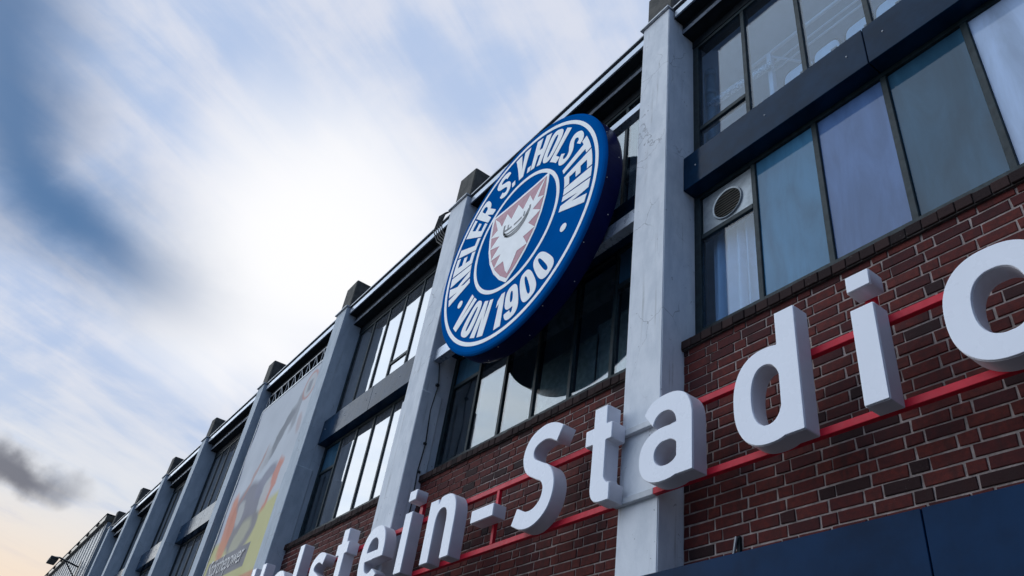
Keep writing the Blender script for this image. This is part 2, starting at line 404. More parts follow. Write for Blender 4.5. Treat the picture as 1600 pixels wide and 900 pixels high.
# windows -----------------------------------------------------------
MW = .056
def window(x0, x1, z0, z1, mats, transoms=(), first=.085, pitch=.65):
    """steel window: frame > mullions, transoms, panes"""
    bm = bmesh.new()
    bx(bm, x0, x0 + first, WY, WY + .07, z0, z1); bx(bm, x1 - .07, x1, WY, WY + .07, z0, z1)
    bx(bm, x0 + first, x1 - .07, WY, WY + .07, z0, z0 + .06); bx(bm, x0 + first, x1 - .07, WY, WY + .07, z1 - .05, z1)
    wdw = part('window', bm, M['frame'])
    n = round((x1 - x0 - first - .07) / pitch); stp = (x1 - x0 - first - .07 + MW) / n
    cells = []
    for k in range(n):
        a = x0 + first + k * stp; b = a + stp - MW
        cells.append((a, b))
        if k < n - 1:
            part('mullion', (b, b + MW, WY + .004, WY + .085, z0 + .002, z1 - .002), M['frame'], wdw, bevel=.006)
    for k, (a, b) in enumerate(cells):
        segs = [(z0 + .06, z1 - .05)]
        for (kk, zt) in transoms:
            if kk == k:
                part('transom', (a, b, WY + .006, WY + .08, zt - .03, zt + .03), M['frame'], wdw, bevel=.005)
                segs = [(z0 + .06, zt - .03), (zt + .03, z1 - .05)]
        for si, (c, d) in enumerate(segs):
            mm = mats[k % len(mats)]
            if isinstance(mm, tuple): mm = mm[si % len(mm)]
            if mm is None: continue
            bm = bmesh.new(); vv = bx(bm, a + .002, b - .002, WY + .026, WY + .034, c + .002, d - .002)
            tx, tz = random.uniform(-.004, .004), random.uniform(-.004, .004)
            for q in vv: q.co.y += tx * (q.co.x - (a + b) / 2) / .6 + tz * (q.co.z - (c + d) / 2) / 2
            part('pane', bm, M[mm], wdw)
    return wdw, cells
def spandrel(x0, x1):
    mid = (x0 + x1) / 2
    for a, b in ((x0 + .002, mid - .004), (mid + .004, x1 - .002)):
        p = part('spandrel_panel', (a, b, -.01, .30, Z_SP0, Z_SP1), M['panel'], bevel=.004)
        n = 3; z = 7.70
        for k in range(n):
            xx = a + .17 + k * (b - a - .34) / (n - 1)
            bm = bmesh.new(); bmesh.ops.create_icosphere(bm, subdivisions=1, radius=.009, matrix=Matrix.Translation((xx, -.012, z)))
            part('rivet', bm, M['white'], p)
def eave(x0, x1):
    bm = bmesh.new()
    bx(bm, x0, x1, -.175, -.03, 10.31, 10.40)          # soffit board
    bx(bm, x0, x1, -.03, .14, 10.125, 10.40)           # inner step beam
    bx(bm, x0, x1, .14, .32, 9.99, 10.45)              # window head
    e = part('eave', bm, M['soffit'])
    part('fascia', (x0 + .03, x1 - .004, -.20, -.176, 10.295, 10.415), M['fascia'], e, bevel=.004)
    part('gutter_lip', (x0 + .01, x1 - .004, -.185, -.05, 10.43, 10.47), M['soffit'], e)
    part('edge_strip', (x0 + .002, x1 - .002, -.215, -.02, 10.485, 10.515), M['cap'], e, bevel=.004)
    part('lower_trim', (x0 + .004, x1 - .004, -.036, -.031, 10.13, 10.20), M['fascia'], e)
def bay(i, up, lo, tr_up, tr_lo, wall=True):
    x1 = PIL[i][0]; x0 = PIL[i + 1][1]
    if wall: brick_wall(x0 + .001, x1 - .001, 3.40, 5.47)
    else: part('brick_wall', (x0 + .001, x1 - .001, .0, .32, 0, 5.44), M['brick'])
    sill(x0 + .002, x1 - .002)
    spandrel(x0, x1); eave(x0 + .001, x1 - .001)
    lw = window(x0 + .001, x1 - .001, 5.70, Z_SP0 - .004, lo, tr_lo)
    uw = window(x0 + .001, x1 - .001, Z_SP1 + .004, Z_HEAD - .012, up, tr_up)
    return lw, uw
# bay with the big letters S t a d i o n
(lw, cells), _ = bay(0, ['clear'] * 7, [('clear', None), 'teal', 'lilac', 'slate', 'bright', 'lilac', 'teal'], [(0, 8.46)], [(0, 6.86)])
a, b = cells[0]
vent = part('vent_plate', (a + .002, b - .002, WY + .03, WY + .05, 6.892, Z_SP0 - .056), M['ventmetal'], lw, bevel=.004)
bm = bmesh.new(); vc = (-3.705, 7.115); vr = .165
ring = [[], [], []]
for k in range(40):
    t = k * math.pi / 20
    for j, (rr, yy) in enumerate(((vr + .022, WY + .03), (vr + .016, WY + .012), (vr, WY + .016))):
        ring[j].append(bm.verts.new((vc[0] + rr * math.cos(t), yy, vc[1] + rr * math.sin(t))))
for j in (0, 1):
    for k in range(40): bm.faces.new((ring[j][k], ring[j][(k + 1) % 40], ring[j + 1][(k + 1) % 40], ring[j + 1][k]))
part('vent_ring', bm, M['ventmetal'], lw)
bm = bmesh.new(); bmesh.ops.create_circle(bm, cap_ends=True, radius=vr, segments=40, matrix=Matrix.Translation((vc[0], WY + .027, vc[1])) @ Matrix.Rotation(math.pi / 2, 4, 'X'))
part('vent_hole', bm, M['cable'], lw)
for k in range(9):
    zz = vc[1] - vr + (k + 1) * 2 * vr / 10; hw = math.sqrt(max(vr ** 2 - (zz - vc[1]) ** 2, 0)) - .004
    bm = bmesh.new(); vv = bx(bm, vc[0] - hw, vc[0] + hw, WY + .014, WY + .026, zz - .003, zz + .001)
    for q in vv:
        if q.co.y < WY + .02: q.co.z -= .010
    part('vent_slat', bm, M['bronze'], lw)
bay(1, ['coat'] * 6, [('coat', 'slate'), 'coat', 'coat', 'coat', 'coat', ('coat', 'slate')], [], [(0, 6.93), (5, 6.90)])
bay(2, ['mirror'] * 7, [('coat', 'slate')] + ['mirror'] * 6, [(3, 8.42)], [(0, 6.9)])
for i in range(3, 8):
    bay(i, ['mirror'] * 6, ['mirror'] * 6, [], [], wall=False)
# blue canopy panels under the brickwork
px0 = -2.10
for k in range(-5, 2):
    part('canopy_panel', (px0 + k * 2.4 + .004, px0 + (k + 1) * 2.4 - .004, -.31, -.012 if False else -.27, 2.50, 3.45), M['canopy'], bevel=.003)

# ------------------------------------------------------------------ glyph outlines
def rect(x0, y0, x1, y1): return lambda X, Y: np.maximum(np.maximum(x0 - X, X - x1), np.maximum(y0 - Y, Y - y1))
def sup(cx, cy, rx, ry, n=2.4): return lambda X, Y: ((np.abs((X - cx) / rx) ** n + np.abs((Y - cy) / ry) ** n) ** (1 / n) - 1) * min(rx, ry)
def half(px, py, nx, ny): return lambda X, Y: ((X - px) * nx + (Y - py) * ny) / math.hypot(nx, ny)
def U(*f): return lambda X, Y: np.minimum.reduce([q(X, Y) for q in f])
def I(*f): return lambda X, Y: np.maximum.reduce([q(X, Y) for q in f])
def D(a, *f): return lambda X, Y: np.maximum.reduce([a(X, Y)] + [-q(X, Y) for q in f])
def stroke(ctrl, w0, flat=True):
    """outline of a thick line through control points (Catmull-Rom)"""
    c = [np.array(p, float) for p in ctrl]; c = [2 * c[0] - c[1]] + c + [2 * c[-1] - c[-2]]; pts = []
    for i in range(1, len(c) - 2):
        for t in np.linspace(0, 1, 7)[:-1]:
            p0, p1, p2, p3 = c[i - 1:i + 3]
            pts.append(.5 * (2 * p1 + (p2 - p0) * t + (2 * p0 - 5 * p1 + 4 * p2 - p3) * t * t + (3 * p1 - p0 - 3 * p2 + p3) * t ** 3))
    pts.append(c[-2]); pts = np.array(pts)
    tg = np.gradient(pts, axis=0); tg /= np.linalg.norm(tg, axis=1)[:, None]; nr = np.stack([-tg[:, 1], tg[:, 0]], 1)
    w = w0 if np.ndim(w0) else np.full(len(pts), w0)
    return [np.concatenate([pts + nr * w[:, None] / 2, (pts - nr * w[:, None] / 2)[::-1]])]
def rdp(p, eps):
    if len(p) < 3: return p
    a, b = p[0], p[-1]; d = b - a; L = np.linalg.norm(d)
    dist = np.abs(d[0] * (p[:, 1] - a[1]) - d[1] * (p[:, 0] - a[0])) / L if L > 1e-9 else np.linalg.norm(p - a, axis=1)
    i = int(np.argmax(dist))
    if dist[i] < eps: return np.array([a, b])
    return np.concatenate([rdp(p[:i + 1], eps)[:-1], rdp(p[i:], eps)])
def contour(f, x0, x1, y0, y1, res, eps=None):
    """closed outlines of f < 0 by marching squares"""
    xs = np.arange(x0 - 2.37 * res, x1 + 3 * res, res); ys = np.arange(y0 - 2.41 * res, y1 + 3 * res, res)
    X, Y = np.meshgrid(xs, ys, indexing='ij'); V = f(X, Y); Sg = V < 0
    code = Sg[:-1, :-1] * 1 + Sg[1:, :-1] * 2 + Sg[1:, 1:] * 4 + Sg[:-1, 1:] * 8
    T = {1: [(3, 0)], 2: [(0, 1)], 3: [(3, 1)], 4: [(1, 2)], 5: [(3, 0), (1, 2)], 6: [(0, 2)], 7: [(3, 2)], 8: [(2, 3)], 9: [(2, 0)], 10: [(0, 1), (2, 3)], 11: [(2, 1)], 12: [(1, 3)], 13: [(1, 0)], 14: [(0, 3)]}
    def ep(i, j, e):
        (a, b) = {0: ((i, j), (i + 1, j)), 1: ((i + 1, j), (i + 1, j + 1)), 2: ((i, j + 1), (i + 1, j + 1)), 3: ((i, j), (i, j + 1))}[e]
        va, vb = V[a], V[b]; t = va / (va - vb) if va != vb else .5
        return (a, b), (xs[a[0]] + t * (xs[b[0]] - xs[a[0]]), ys[a[1]] + t * (ys[b[1]] - ys[a[1]]))
    nxt, pt = {}, {}
    for i, j in zip(*np.where((code > 0) & (code < 15))):
        for e0, e1 in T[int(code[i, j])]:
            k0, p0 = ep(i, j, e0); k1, p1 = ep(i, j, e1); nxt[k0] = k1; pt[k0] = p0; pt[k1] = p1
    loops = []
    while nxt:
        k = next(iter(nxt)); L = []
        while k in nxt: L.append(pt[k]); k = nxt.pop(k)
        L = np.array(L + [L[0]]); h = len(L) // 2
        q = np.concatenate([rdp(L[:h + 1], eps or res * .12)[:-1], rdp(L[h:], eps or res * .12)])[:-1]
        if len(q) > 2: loops.append(q)
    return loops
def fill_mesh(name, loops, extrude, bevel=0.0, offset=0.0):
    cu = bpy.data.curves.new(name, 'CURVE'); cu.dimensions = '2D'; cu.fill_mode = 'BOTH' if extrude else 'FRONT'
    cu.extrude = extrude; cu.bevel_depth = bevel; cu.bevel_resolution = 1; cu.offset = offset
    for L in loops:
        s = cu.splines.new('POLY'); s.points.add(len(L) - 1); s.use_cyclic_u = True
        for p, q in zip(s.points, L): p.co = (q[0], q[1], 0, 1)
    o = bpy.data.objects.new(name, cu); COL.objects.link(o)
    dg = bpy.context.evaluated_depsgraph_get()
    me = bpy.data.meshes.new_from_object(o.evaluated_get(dg)); bpy.data.objects.remove(o)
    me.transform(Matrix.Rotation(math.pi / 2, 4, 'X'))     # lies in xz, front towards -y
    me.name = name; return me

# ------------------------------------------------------------------ letters of the wall sign
XH, AS, SW = .69, .955, .165
def ring_(w, h, cy, t, n=2.35, ih=None): return D(sup(w / 2, cy, w / 2, h / 2, n), sup(w / 2, cy, w / 2 - t, h / 2 - (ih or t * .95), n))
def arch():
    outer = U(I(sup(.315, .395, .255, .310, 2.5), half(0, .395, 0, -1)), rect(.13, 0, .57, .40))
    inner = U(I(sup(.287, .385, .113, .175, 2.4), half(0, .385, 0, -1)), rect(.174, -.1, .40, .39))
    return D(U(rect(0, 0, .174, XH), outer), inner, lambda X, Y: np.maximum(np.abs(X - .19) - (Y - .615) * .35, .615 - Y))
GL = {
    'H': U(rect(0, 0, SW, AS), rect(.455, 0, .62, AS), rect(.1, .41, .5, .555)),
    'o': ring_(.62, .715, .345, .163), 'l': rect(0, 0, SW, AS),
    't': U(rect(.10, .12, .265, .865), rect(0, .53, .335, .685), rect(.24, -.005, .34, .150), I(sup(.255, .155, .155, .16, 2.6), half(.255, 0, 1, 0), half(0, .155, 0, 1)), D(rect(.24, .05, .30, .20), sup(.34, .225, .075, .078, 2))),
    'e': D(U(ring_(.60, .715, .345, .158), rect(.12, .285, .55, .395)), I(rect(.30, .10, .80, .290), half(.42, .165, -.55, -1), half(.33, .2, -1, .12))),
    'i': U(rect(0, 0, SW, XH), rect(-.003, .83, SW + .003, AS)), 'n': arch(), '-': rect(0, .245, .39, .378),
    'a': U(rect(.390, 0, .553, .46),
           D(I(sup(.283, .415, .270, .290, 2.5), half(0, .40, 0, -1), half(.11, .50, -1, -.75)), sup(.265, .40, .125, .155, 2.3)),
           D(sup(.262, .205, .262, .222, 2.3), I(sup(.285, .205, .120, .098, 2.2), half(.392, 0, 1, 0)), half(.392, 0, -1, 0)),
           D(rect(.20, .30, .40, .428), I(half(.20, .352, 1, -2.6), half(0, .3, 0, -1), lambda X, Y: X * 0 - 1) if False else half(.20, .375, .45, -1.2))),
    'd': U(rect(.392, 0, .557, AS), D(I(sup(.290, .345, .290, .365, 2.35), half(.40, 0, 1, 0)), sup(.282, .345, .122, .225, 2.3))),
}
SG = {'S': ([(.615, .805), (.49, .87), (.36, .885), (.215, .835), (.155, .72), (.20, .60), (.33, .52), (.455, .45), (.515, .325), (.475, .175), (.35, .085), (.20, .075), (.045, .14)], .165),
      's': ([(.475, .565), (.36, .615), (.25, .62), (.14, .565), (.115, .48), (.16, .405), (.26, .355), (.365, .30), (.40, .215), (.355, .115), (.25, .075), (.13, .085), (.03, .135)], .142)}
YB, YF, ZB = -.312, -.455, 4.045
SIGN = [('H', -13.13, 'letter H at the start of the word before the hyphen'), ('o', -12.09, 'letter o between H and l'), ('l', -11.18, 'tall thin letter l before the small s'),
        ('s', -10.60, 'small letter s before the t'), ('t', -9.77, 'letter t between small s and e'), ('e', -8.965, 'letter e in front of the plaster pilaster'),
        ('i', -7.98, 'dotted letter i between e and n'), ('n', -7.415, 'letter n just before the hyphen'), ('-', -6.515, None),
        ('S', -5.80, 'capital letter S right after the hyphen'), ('t', -4.81, 'letter t after the capital S'), ('a', -4.138, 'letter a in front of the plaster pilaster'),
        ('d', -3.205, 'letter d between a and i'), ('i', -2.242, 'dotted letter i between d and o'), ('o', -1.69, 'letter o after the i of the second word'), ('n', -.74, 'final letter n of the second word')]
cache = {}
for ch, x, what in SIGN:
    lab = ('white box %s on red rails' % what) if what else 'white box hyphen between the two words of the wall sign'
    L = thing('sign_letter' if what else 'sign_hyphen', lab, 'sign letter', (x, YB, ZB), 'letters of the wall sign')
    if ch not in cache:
        loops = stroke(*SG[ch]) if ch in SG else contour(GL[ch], -.05, .75, -.05, 1.0, .0085)
        dep = YB - YF
        side = fill_mesh('return', loops, (dep - .010) / 2); side.transform(Matrix.Translation((0, -(dep - .010) / 2, 0)))
        face = fill_mesh('face', loops, .004, .003, -.0065); face.transform(Matrix.Translation((0, -dep + .004, 0)))
        side.materials.append(M['return']); face.materials.append(M['face']); cache[ch] = (side, face)
    for nm, me in zip(('letter_return', 'letter_face'), cache[ch]):
        o = bpy.data.objects.new(nm, me); COL.objects.link(o); o.parent = L
fr = thing('sign_support', 'red steel rails and struts carrying the white letters on the brick wall', 'sign support', (-7, -.3, 4.0))
def fpart(n, d, m): return under(box(n, d, m, None, bevel=.003), fr)
edges = [.9, -4.13, -4.585, -8.72, -9.27, -13.4]
BZ = ((4.045, 4.098), (4.645, 4.700))
for z0, z1 in BZ:
    for k, (xa, xb) in enumerate(zip(edges, edges[1:])):
        fpart('rail', (xb + .0005, xa - .0005, YB + .0015, -.266, z0, z1), M['greybar'] if k in (1,) else M['red'])
for xs in (-6.315, -1.0, -11.6):
    fpart('strut', (xs - .022, xs + .022, YB + .002, -.274, 4.099, 4.644), M['red'])
for xs in (-2.16, -7.897):
    fpart('dot_strut', (xs - .055, xs + .02, YB + .002, -.27, 4.701, 4.97), M['red'])

# ------------------------------------------------------------------ round emblem
EC, ER, EYF, EYB = (-6.565, 8.142), 1.722, -.50, -.24
E_ = thing('round_emblem_sign', 'large round blue club emblem box with white lettering ring and shield', 'emblem sign', (EC[0], -.37, EC[1]))
def eput(o): return under(o, E_)
def lathe(name, prof, m, n=160):
    bm = bmesh.new(); rings = []
    for r, y in prof: rings.append([bm.verts.new((EC[0] + r * math.cos(k * 2 * math.pi / n), y, EC[1] + r * math.sin(k * 2 * math.pi / n))) for k in range(n)])
    for a, b in zip(rings, rings[1:]):
        for k in range(n): bm.faces.new((a[k], a[(k + 1) % n], b[(k + 1) % n], b[k]))
    return bm, rings
bm, rg = lathe('side', [(ER - .05, EYB), (ER - .004, EYB + .01), (ER, EYB - .02), (ER, EYF + .035)], None); bm.faces.new(rg[0])
eput(obj('drum', bm, M['emside'], smooth=False))
bm, rg = lathe('face', [(ER + .004, EYF + .045), (ER + .004, EYF + .03), (ER - .008, EYF + .012), (ER - .035, EYF)], None); bm.faces.new(rg[-1])
eput(obj('front_panel', bm, M['emblue']))
def disc_ring(name, r0, r1, y, m, n=160):
    bm, _ = lathe(name, [(r0 * ER, y + .0005), (r0 * ER, y), (r1 * ER, y), (r1 * ER, y + .0005)], None, n); return eput(obj(name, bm, m))
disc_ring('outer_ring', .905, .937, EYF - .003, M['emwhite'])
disc_ring('inner_ring', .492, .525, EYF - .003, M['emwhite'])
def flat(name, loops, y, m):
    me = fill_mesh(name, loops, .0008); me.transform(Matrix.Translation((0, y, 0))); me.materials.append(m)
    o = bpy.data.objects.new(name, me); COL.objects.link(o); return eput(o)
def poly(*p): return [np.array(p, float)]
T_ = .215
def pO(w): return contour(D(sup(w / 2, .5, w / 2, .505, 2.9), sup(w / 2, .5, w / 2 - T_ * .95, .505 - .165, 2.7)), 0, w, 0, 1, .02)
def gE(w): return poly((0, 0), (w, 0), (w, .18), (T_, .18), (T_, .415), (w * .9, .415), (w * .9, .59), (T_, .59), (T_, .82), (w, .82), (w, 1), (0, 1))
def glyph(c, w):
    if c == 'I': return poly((0, 0), (w, 0), (w, 1), (0, 1))
    if c == 'E': return gE(w)
    if c == 'L': return poly((0, 0), (w, 0), (w, .18), (T_, .18), (T_, 1), (0, 1))
    if c == 'T': return poly((w / 2 - T_ / 2, 0), (w / 2 + T_ / 2, 0), (w / 2 + T_ / 2, .82), (w, .82), (w, 1), (0, 1), (0, .82), (w / 2 - T_ / 2, .82))
    if c == 'H': return poly((0, 0), (T_, 0), (T_, .41), (w - T_, .41), (w - T_, 0), (w, 0), (w, 1), (w - T_, 1), (w - T_, .59), (T_, .59), (T_, 1), (0, 1))
    if c == 'N': return poly((0, 0), (T_ * .92, 0), (T_ * .92, .60), (w - T_ * 1.05, 0), (w, 0), (w, 1), (w - T_ * .92, 1), (w - T_ * .92, .42), (T_ * 1.05, 1), (0, 1))
    if c == 'V': return poly((w / 2 - .115, 0), (w / 2 + .115, 0), (w, 1), (w - T_ * 1.04, 1), (w / 2, .30), (T_ * 1.04, 1), (0, 1))
    if c == 'K': return poly((0, 0), (T_, 0), (T_, .28), (T_ + .085, .42), (w - T_ * 1.2, 0), (w + .03, 0), (T_ + .19, .60), (w, 1), (w - T_ * 1.25, 1), (T_, .60), (T_, 1), (0, 1))
    if c == 'R': return contour(U(rect(0, 0, T_, 1), D(U(rect(0, .40, w * .55, 1), sup(w * .52, .70, w * .46, .30, 2.6)), U(rect(T_, .56, w * .5, .84), sup(w * .50, .70, w * .20, .14, 2.6))),
                                  I(rect(.15, 0, w, .48), half(w * .36, .44, -.46, -.22 * w), half(w * .74, .44, .46, .22 * w))), 0, w, 0, 1, .02)
    if c == 'S':
        k = w / .57
        return stroke([(.51 * k, .72), (.46 * k, .85), (.29 * k, .91), (.13 * k, .83), (.115 * k, .70), (.20 * k, .59), (.38 * k, .46), (.46 * k, .31), (.42 * k, .16), (.28 * k, .09), (.11 * k, .16), (.06 * k, .29)], .185)
    if c in 'O0': return pO(w)
    if c == '1': return poly((w - T_ * 1.05, 0), (w, 0), (w, 1), (w - T_ * .8, 1), (0, .84), (0, .66), (w - T_ * 1.05, .74))
    if c == '9': return contour(U(D(sup(w / 2, .66, w / 2, .345, 2.6), sup(w / 2, .66, w / 2 - T_ * .95, .18, 2.4)), D(I(sup(w / 2, .5, w / 2, .505, 2.8), half(0, .62, 0, 1), U(half(w / 2, .3, -1, 0), half(0, .27, 0, 1))), sup(w / 2, .5, w / 2 - T_ * .95, .345, 2.6), I(half(w / 2, 0, 1, 0), half(0, .27, 0, -1)))), 0, w, 0, 1, .02)
    if c == '.': return poly((0, 0), (w, 0), (w, .19), (0, .19))
def dens_(L, step=.12):
    o = []
    for a, b in zip(L, np.roll(L, -1, 0)):
        n = max(1, int(np.linalg.norm(b - a) / step)); o += [a + (b - a) * t / n for t in range(n)]
    return np.array(o)
R0, R1 = .580, .874
def ring_glyph(c, a0, a1, top=True):
    RM = (R0 + R1) / 2; w = math.radians(abs(a0 - a1)) * RM / (R1 - R0)
    loops = []
    for L in glyph(c, w):
        L = dens_(L); u = L[:, 0] / w; vv = L[:, 1]
        r = (R0 + (R1 - R0) * vv) if top else (R1 - (R1 - R0) * vv)
        t = np.radians(a0 + (a1 - a0) * u)
        loops.append(np.stack([EC[0] + ER * r * np.cos(t), EC[1] + ER * r * np.sin(t)], 1))
    flat('ring_character', loops, EYF - .004, M['emwhite'])
a = 199.0; WD = {'I': 6.2, '.': 3.8, 'L': 11.2, 'E': 11.6, 'T': 12.0}
for c in 'KIELER S.V. HOLSTEIN'.replace('. H', '.H'):
    if c == ' ': a -= 6.6; continue
    w = WD.get(c, 13.1); ring_glyph(c, a, a - w); a -= w + 1.0
a = -143.0
for c in 'VON 1900':
    if c == ' ': a += 5.2; continue
    w = {'1': 7.6}.get(c, 12.3); ring_glyph(c, a, a + w, False); a += w + 1.7
for ang in (-30.5, -150.5):
    cx, cz = EC[0] + ER * .728 * math.cos(math.radians(ang)), EC[1] + ER * .728 * math.sin(math.radians(ang))
    flat('ring_dot', [np.array([(cx + .034 * ER * math.cos(t), cz + .034 * ER * math.sin(t)) for t in np.linspace(0, 2 * math.pi, 25)[:-1]])], EYF - .004, M['emwhite'])
def shield(s):
    pts = [(-.362, .352), (-.18, .345), (0, .343), (.18, .345), (.362, .352)]
    right = [(.368, .25), (.360, .12), (.335, -.02), (.285, -.16), (.20, -.30), (.10, -.41), (0, -.487)]
    pts = pts + right + [(-x, z) for x, z in right[-2::-1]]
    return np.array([(EC[0] + ER * x * s, EC[1] + ER * (z * s + (1 - s) * .02)) for x, z in pts])
flat('shield_border', [shield(1.0)], EYF - .0035, M['emwhite'])
flat('shield_field', [shield(.925)], EYF - .0055, M['emred'])
leaf = [(-.315, .318), (-.235, .205), (-.165, .290), (-.10, .195), (-.02, .285), (.06, .195), (.125, .285), (.19, .190), (.255, .318 - .06), (.315, .318),
        (.245, .175), (.325, .145), (.215, .075), (.30, .02), (.185, -.035), (.255, -.12), (.14, -.145), (.185, -.24), (.085, -.245), (.075, -.36), (0, -.425)]
leaf = [(-.325, .322), (-.25, .245), (-.20, .165), (-.145, .262), (-.075, .165), (0, .262), (.075, .165), (.145, .262), (.20, .165), (.25, .245), (.325, .322), (.255, .165), (.338, .13), (.21, .075), (.318, .0), (.18, -.04), (.275, -.135), (.14, -.145), (.205, -.25), (.085, -.245), (.035, -.36), (0, -.405),
        (-.035, -.36), (-.085, -.245), (-.205, -.25), (-.14, -.145), (-.275, -.135), (-.18, -.04), (-.318, .0), (-.21, .075), (-.338, .13), (-.255, .165)]
flat('shield_leaf', [np.array([(EC[0] + ER * x, EC[1] + ER * z) for x, z in leaf])], EYF - .0075, M['emwhite'])
def ink(pts, w):
    L = stroke(pts, w * 1.5)[0]; flat('boat_line', [np.array([(EC[0] + ER * x, EC[1] + ER * z) for x, z in L])], EYF - .0095, M['eminkk'])
ink([(-.155, .145), (-.15, .065), (-.08, -.01), (.03, -.03), (.12, .02), (.165, .10), (.17, .15)], .013)
ink([(-.15, .055), (-.09, .025), (.02, .02), (.10, .05), (.16, .12)], .011)
ink([(-.13, .02), (-.07, -.005), (.02, -.006), (.09, .02), (.15, .075)], .010)
ink([(-.15, .085), (-.10, .072), (-.05, .07)], .012); ink([(-.02, .07), (.03, .075), (.075, .085)], .012)
ink([(-.10, .075), (-.10, .098), (-.098, .12)], .010); ink([(.10, .08), (.102, .10), (.105, .125)], .010)
for k in range(26):
    t = k * math.pi / 13 + .1; yy = (-.29, -.43)[k % 2]
    bm = bmesh.new(); bmesh.ops.create_icosphere(bm, subdivisions=1, radius=.007, matrix=Matrix.Translation((EC[0] + ER * math.cos(t), yy, EC[1] + ER * math.sin(t))))
    eput(obj('drum_screw', bm, M['emwhite']))
for z0, z1, y0 in ((9.06, 9.17, -.20), (7.24, 7.42, -.205)):
    eput(box('mounting_rail', (-8.728, -4.572, y0, EYB + .155 if False else -.09, z0, z1), M['fascia'], None, bevel=.004))
for xs in (-7.6, -5.5):
    eput(box('mounting_arm', (xs - .04, xs + .04, -.238, -.206, 7.2, 9.2), M['fascia'], None))

# ------------------------------------------------------------------ banner
BX0, BX1, BZ0, BZ1, BY = -17.52, -13.86, 4.95, 9.56, -.15
bn = thing('hanging_banner', 'tall pale printed banner with orange and yellow picture stretched between pilasters', 'banner', ((BX0 + BX1) / 2, BY, BZ0))
nx, nz_ = 150, 190
xs = np.linspace(0, 1, nx); zs = np.linspace(0, 1, nz_)
Xg, Zg = np.meshgrid(xs, zs, indexing='ij')
rng = np.random.default_rng(3)
def fbm(s, seed):
    r = np.random.default_rng(seed); o = np.zeros_like(Xg)
    for k in range(4):
        n = int(s * 2 ** k) + 2; gsm = r.random((n + 1, n + 1)); u = Xg * n; v = Zg * n
        i = np.clip(u.astype(int), 0, n - 1); j = np.clip(v.astype(int), 0, n - 1); a = u - i; b = v - j; a = a * a * (3 - 2 * a); b = b * b * (3 - 2 * b)
        o += ((gsm[i, j] * (1 - a) + gsm[i + 1, j] * a) * (1 - b) + (gsm[i, j + 1] * (1 - a) + gsm[i + 1, j + 1] * a) * b) / 2 ** k
    return o / 1.875
C_ = np.zeros((nx, nz_, 3)); n1 = fbm(4, 1); n2 = fbm(9, 2)
C_[:] = (.56, .60, .66); C_ += (n1[..., None] - .5) * .16
def paint(mask, c, a=1.0):
    mk = np.clip(mask, 0, 1)[..., None] * a; C_[:] = C_ * (1 - mk) + np.array(c) * mk
def sm(v, e=.03): return np.clip(.5 - v / e, 0, 1)
def ell(cx, cz, rx, rz, rot=0):
    c, s = math.cos(rot), math.sin(rot); dx = Xg - cx; dz2 = Zg - cz
    return np.sqrt(((dx * c + dz2 * s) / rx) ** 2 + ((-dx * s + dz2 * c) / rz) ** 2) - 1
wb = (n2 - .5) * .10
paint(sm(Zg - .30 - .10 * Xg + wb * .4), (.60, .56, .22))
paint(sm(ell(.42 + wb, .36, .26, .17, -.25), .2), (.15, .14, .19), .9)
paint(sm(ell(.16 + wb, .36, .10, .17, .3), .3), (.68, .20, .09), .9)
paint(sm(ell(.58 + wb, .50, .12, .07, .3), .3), (.20, .20, .28), .9)
paint(sm(ell(.72 + wb, .46, .06, .12, -.2), .3), (.66, .18, .10), .9)
paint(sm(ell(.66 + wb, .43, .06, .08, .2), .3), (.55, .55, .55), .9)
paint(sm(ell(.30 + wb, .40, .05, .06, .2), .4), (.52, .52, .50), .8)
paint(sm(ell(.46 + wb, .27, .12, .06, .4), .4), (.46, .44, .30), .9)
paint(sm(ell(.58 + wb, .72, .17, .045, .75), .35), (.13, .15, .19), .9)
paint(sm(ell(.74 + wb, .80, .05, .10, -.3), .4), (.17, .18, .22), .7)
paint(sm(ell(.44 + wb, .64, .06, .07, .6), .5), (.48, .49, .52), .8)
paint(sm(ell(.33 + wb, .58, .025, .15, -.6), .5), (.45, .20, .16), .7)
paint(sm(ell(.86, .71, .03, .06, .5), .5), (.42, .24, .22), .5)
er = np.sqrt(((Xg - .84) * 3.66) ** 2 + ((Zg - .905) * 4.61) ** 2)
paint(sm(np.abs(er - .31) - .035, .03), (.52, .20, .17), .8); paint(sm(er - .275, .03), (.52, .53, .55)); paint(sm(np.maximum(np.abs((Xg - .84) * 3.66) - .10, np.abs((Zg - .90) * 4.61) - .14), .05), (.17, .19, .24), .8)
paint(sm(np.maximum(np.maximum(.04 - Xg, Xg - .70), np.maximum(.115 - Zg, Zg - .215)), .004), (.17, .165, .19))
paint(sm(np.maximum(Zg - .075, .58 - Xg), .01), (.66, .26, .12), .9)
C_ = C_ * .82 + np.array((.50, .50, .49)) * .18  # pale haze over the glossy cloth, mixed into the print colours
C_ = np.clip(C_ + (n2[..., None] - .5) * .05, .01, .9)
sagx = .018 * np.sin(Xg * 9 + Zg * 4) * np.sin(Zg * math.pi) + .012 * np.sin(Zg * 23 + Xg * 3) * (1 - Xg)
me = bpy.data.meshes.new('banner_cloth')
vtx = [(BX0 + Xg[i, j] * (BX1 - BX0), BY + sagx[i, j] * .6, BZ0 + Zg[i, j] * (BZ1 - BZ0)) for i in range(nx) for j in range(nz_)]
fcs = [(i * nz_ + j, (i + 1) * nz_ + j, (i + 1) * nz_ + j + 1, i * nz_ + j + 1) for i in range(nx - 1) for j in range(nz_ - 1)]
me.from_pydata(vtx, [], fcs); ca = me.color_attributes.new('print', 'FLOAT_COLOR', 'POINT')
ca.data.foreach_set('color', np.concatenate([C_.reshape(-1, 3), np.ones((nx * nz_, 1))], 1).astype(np.float32).ravel())
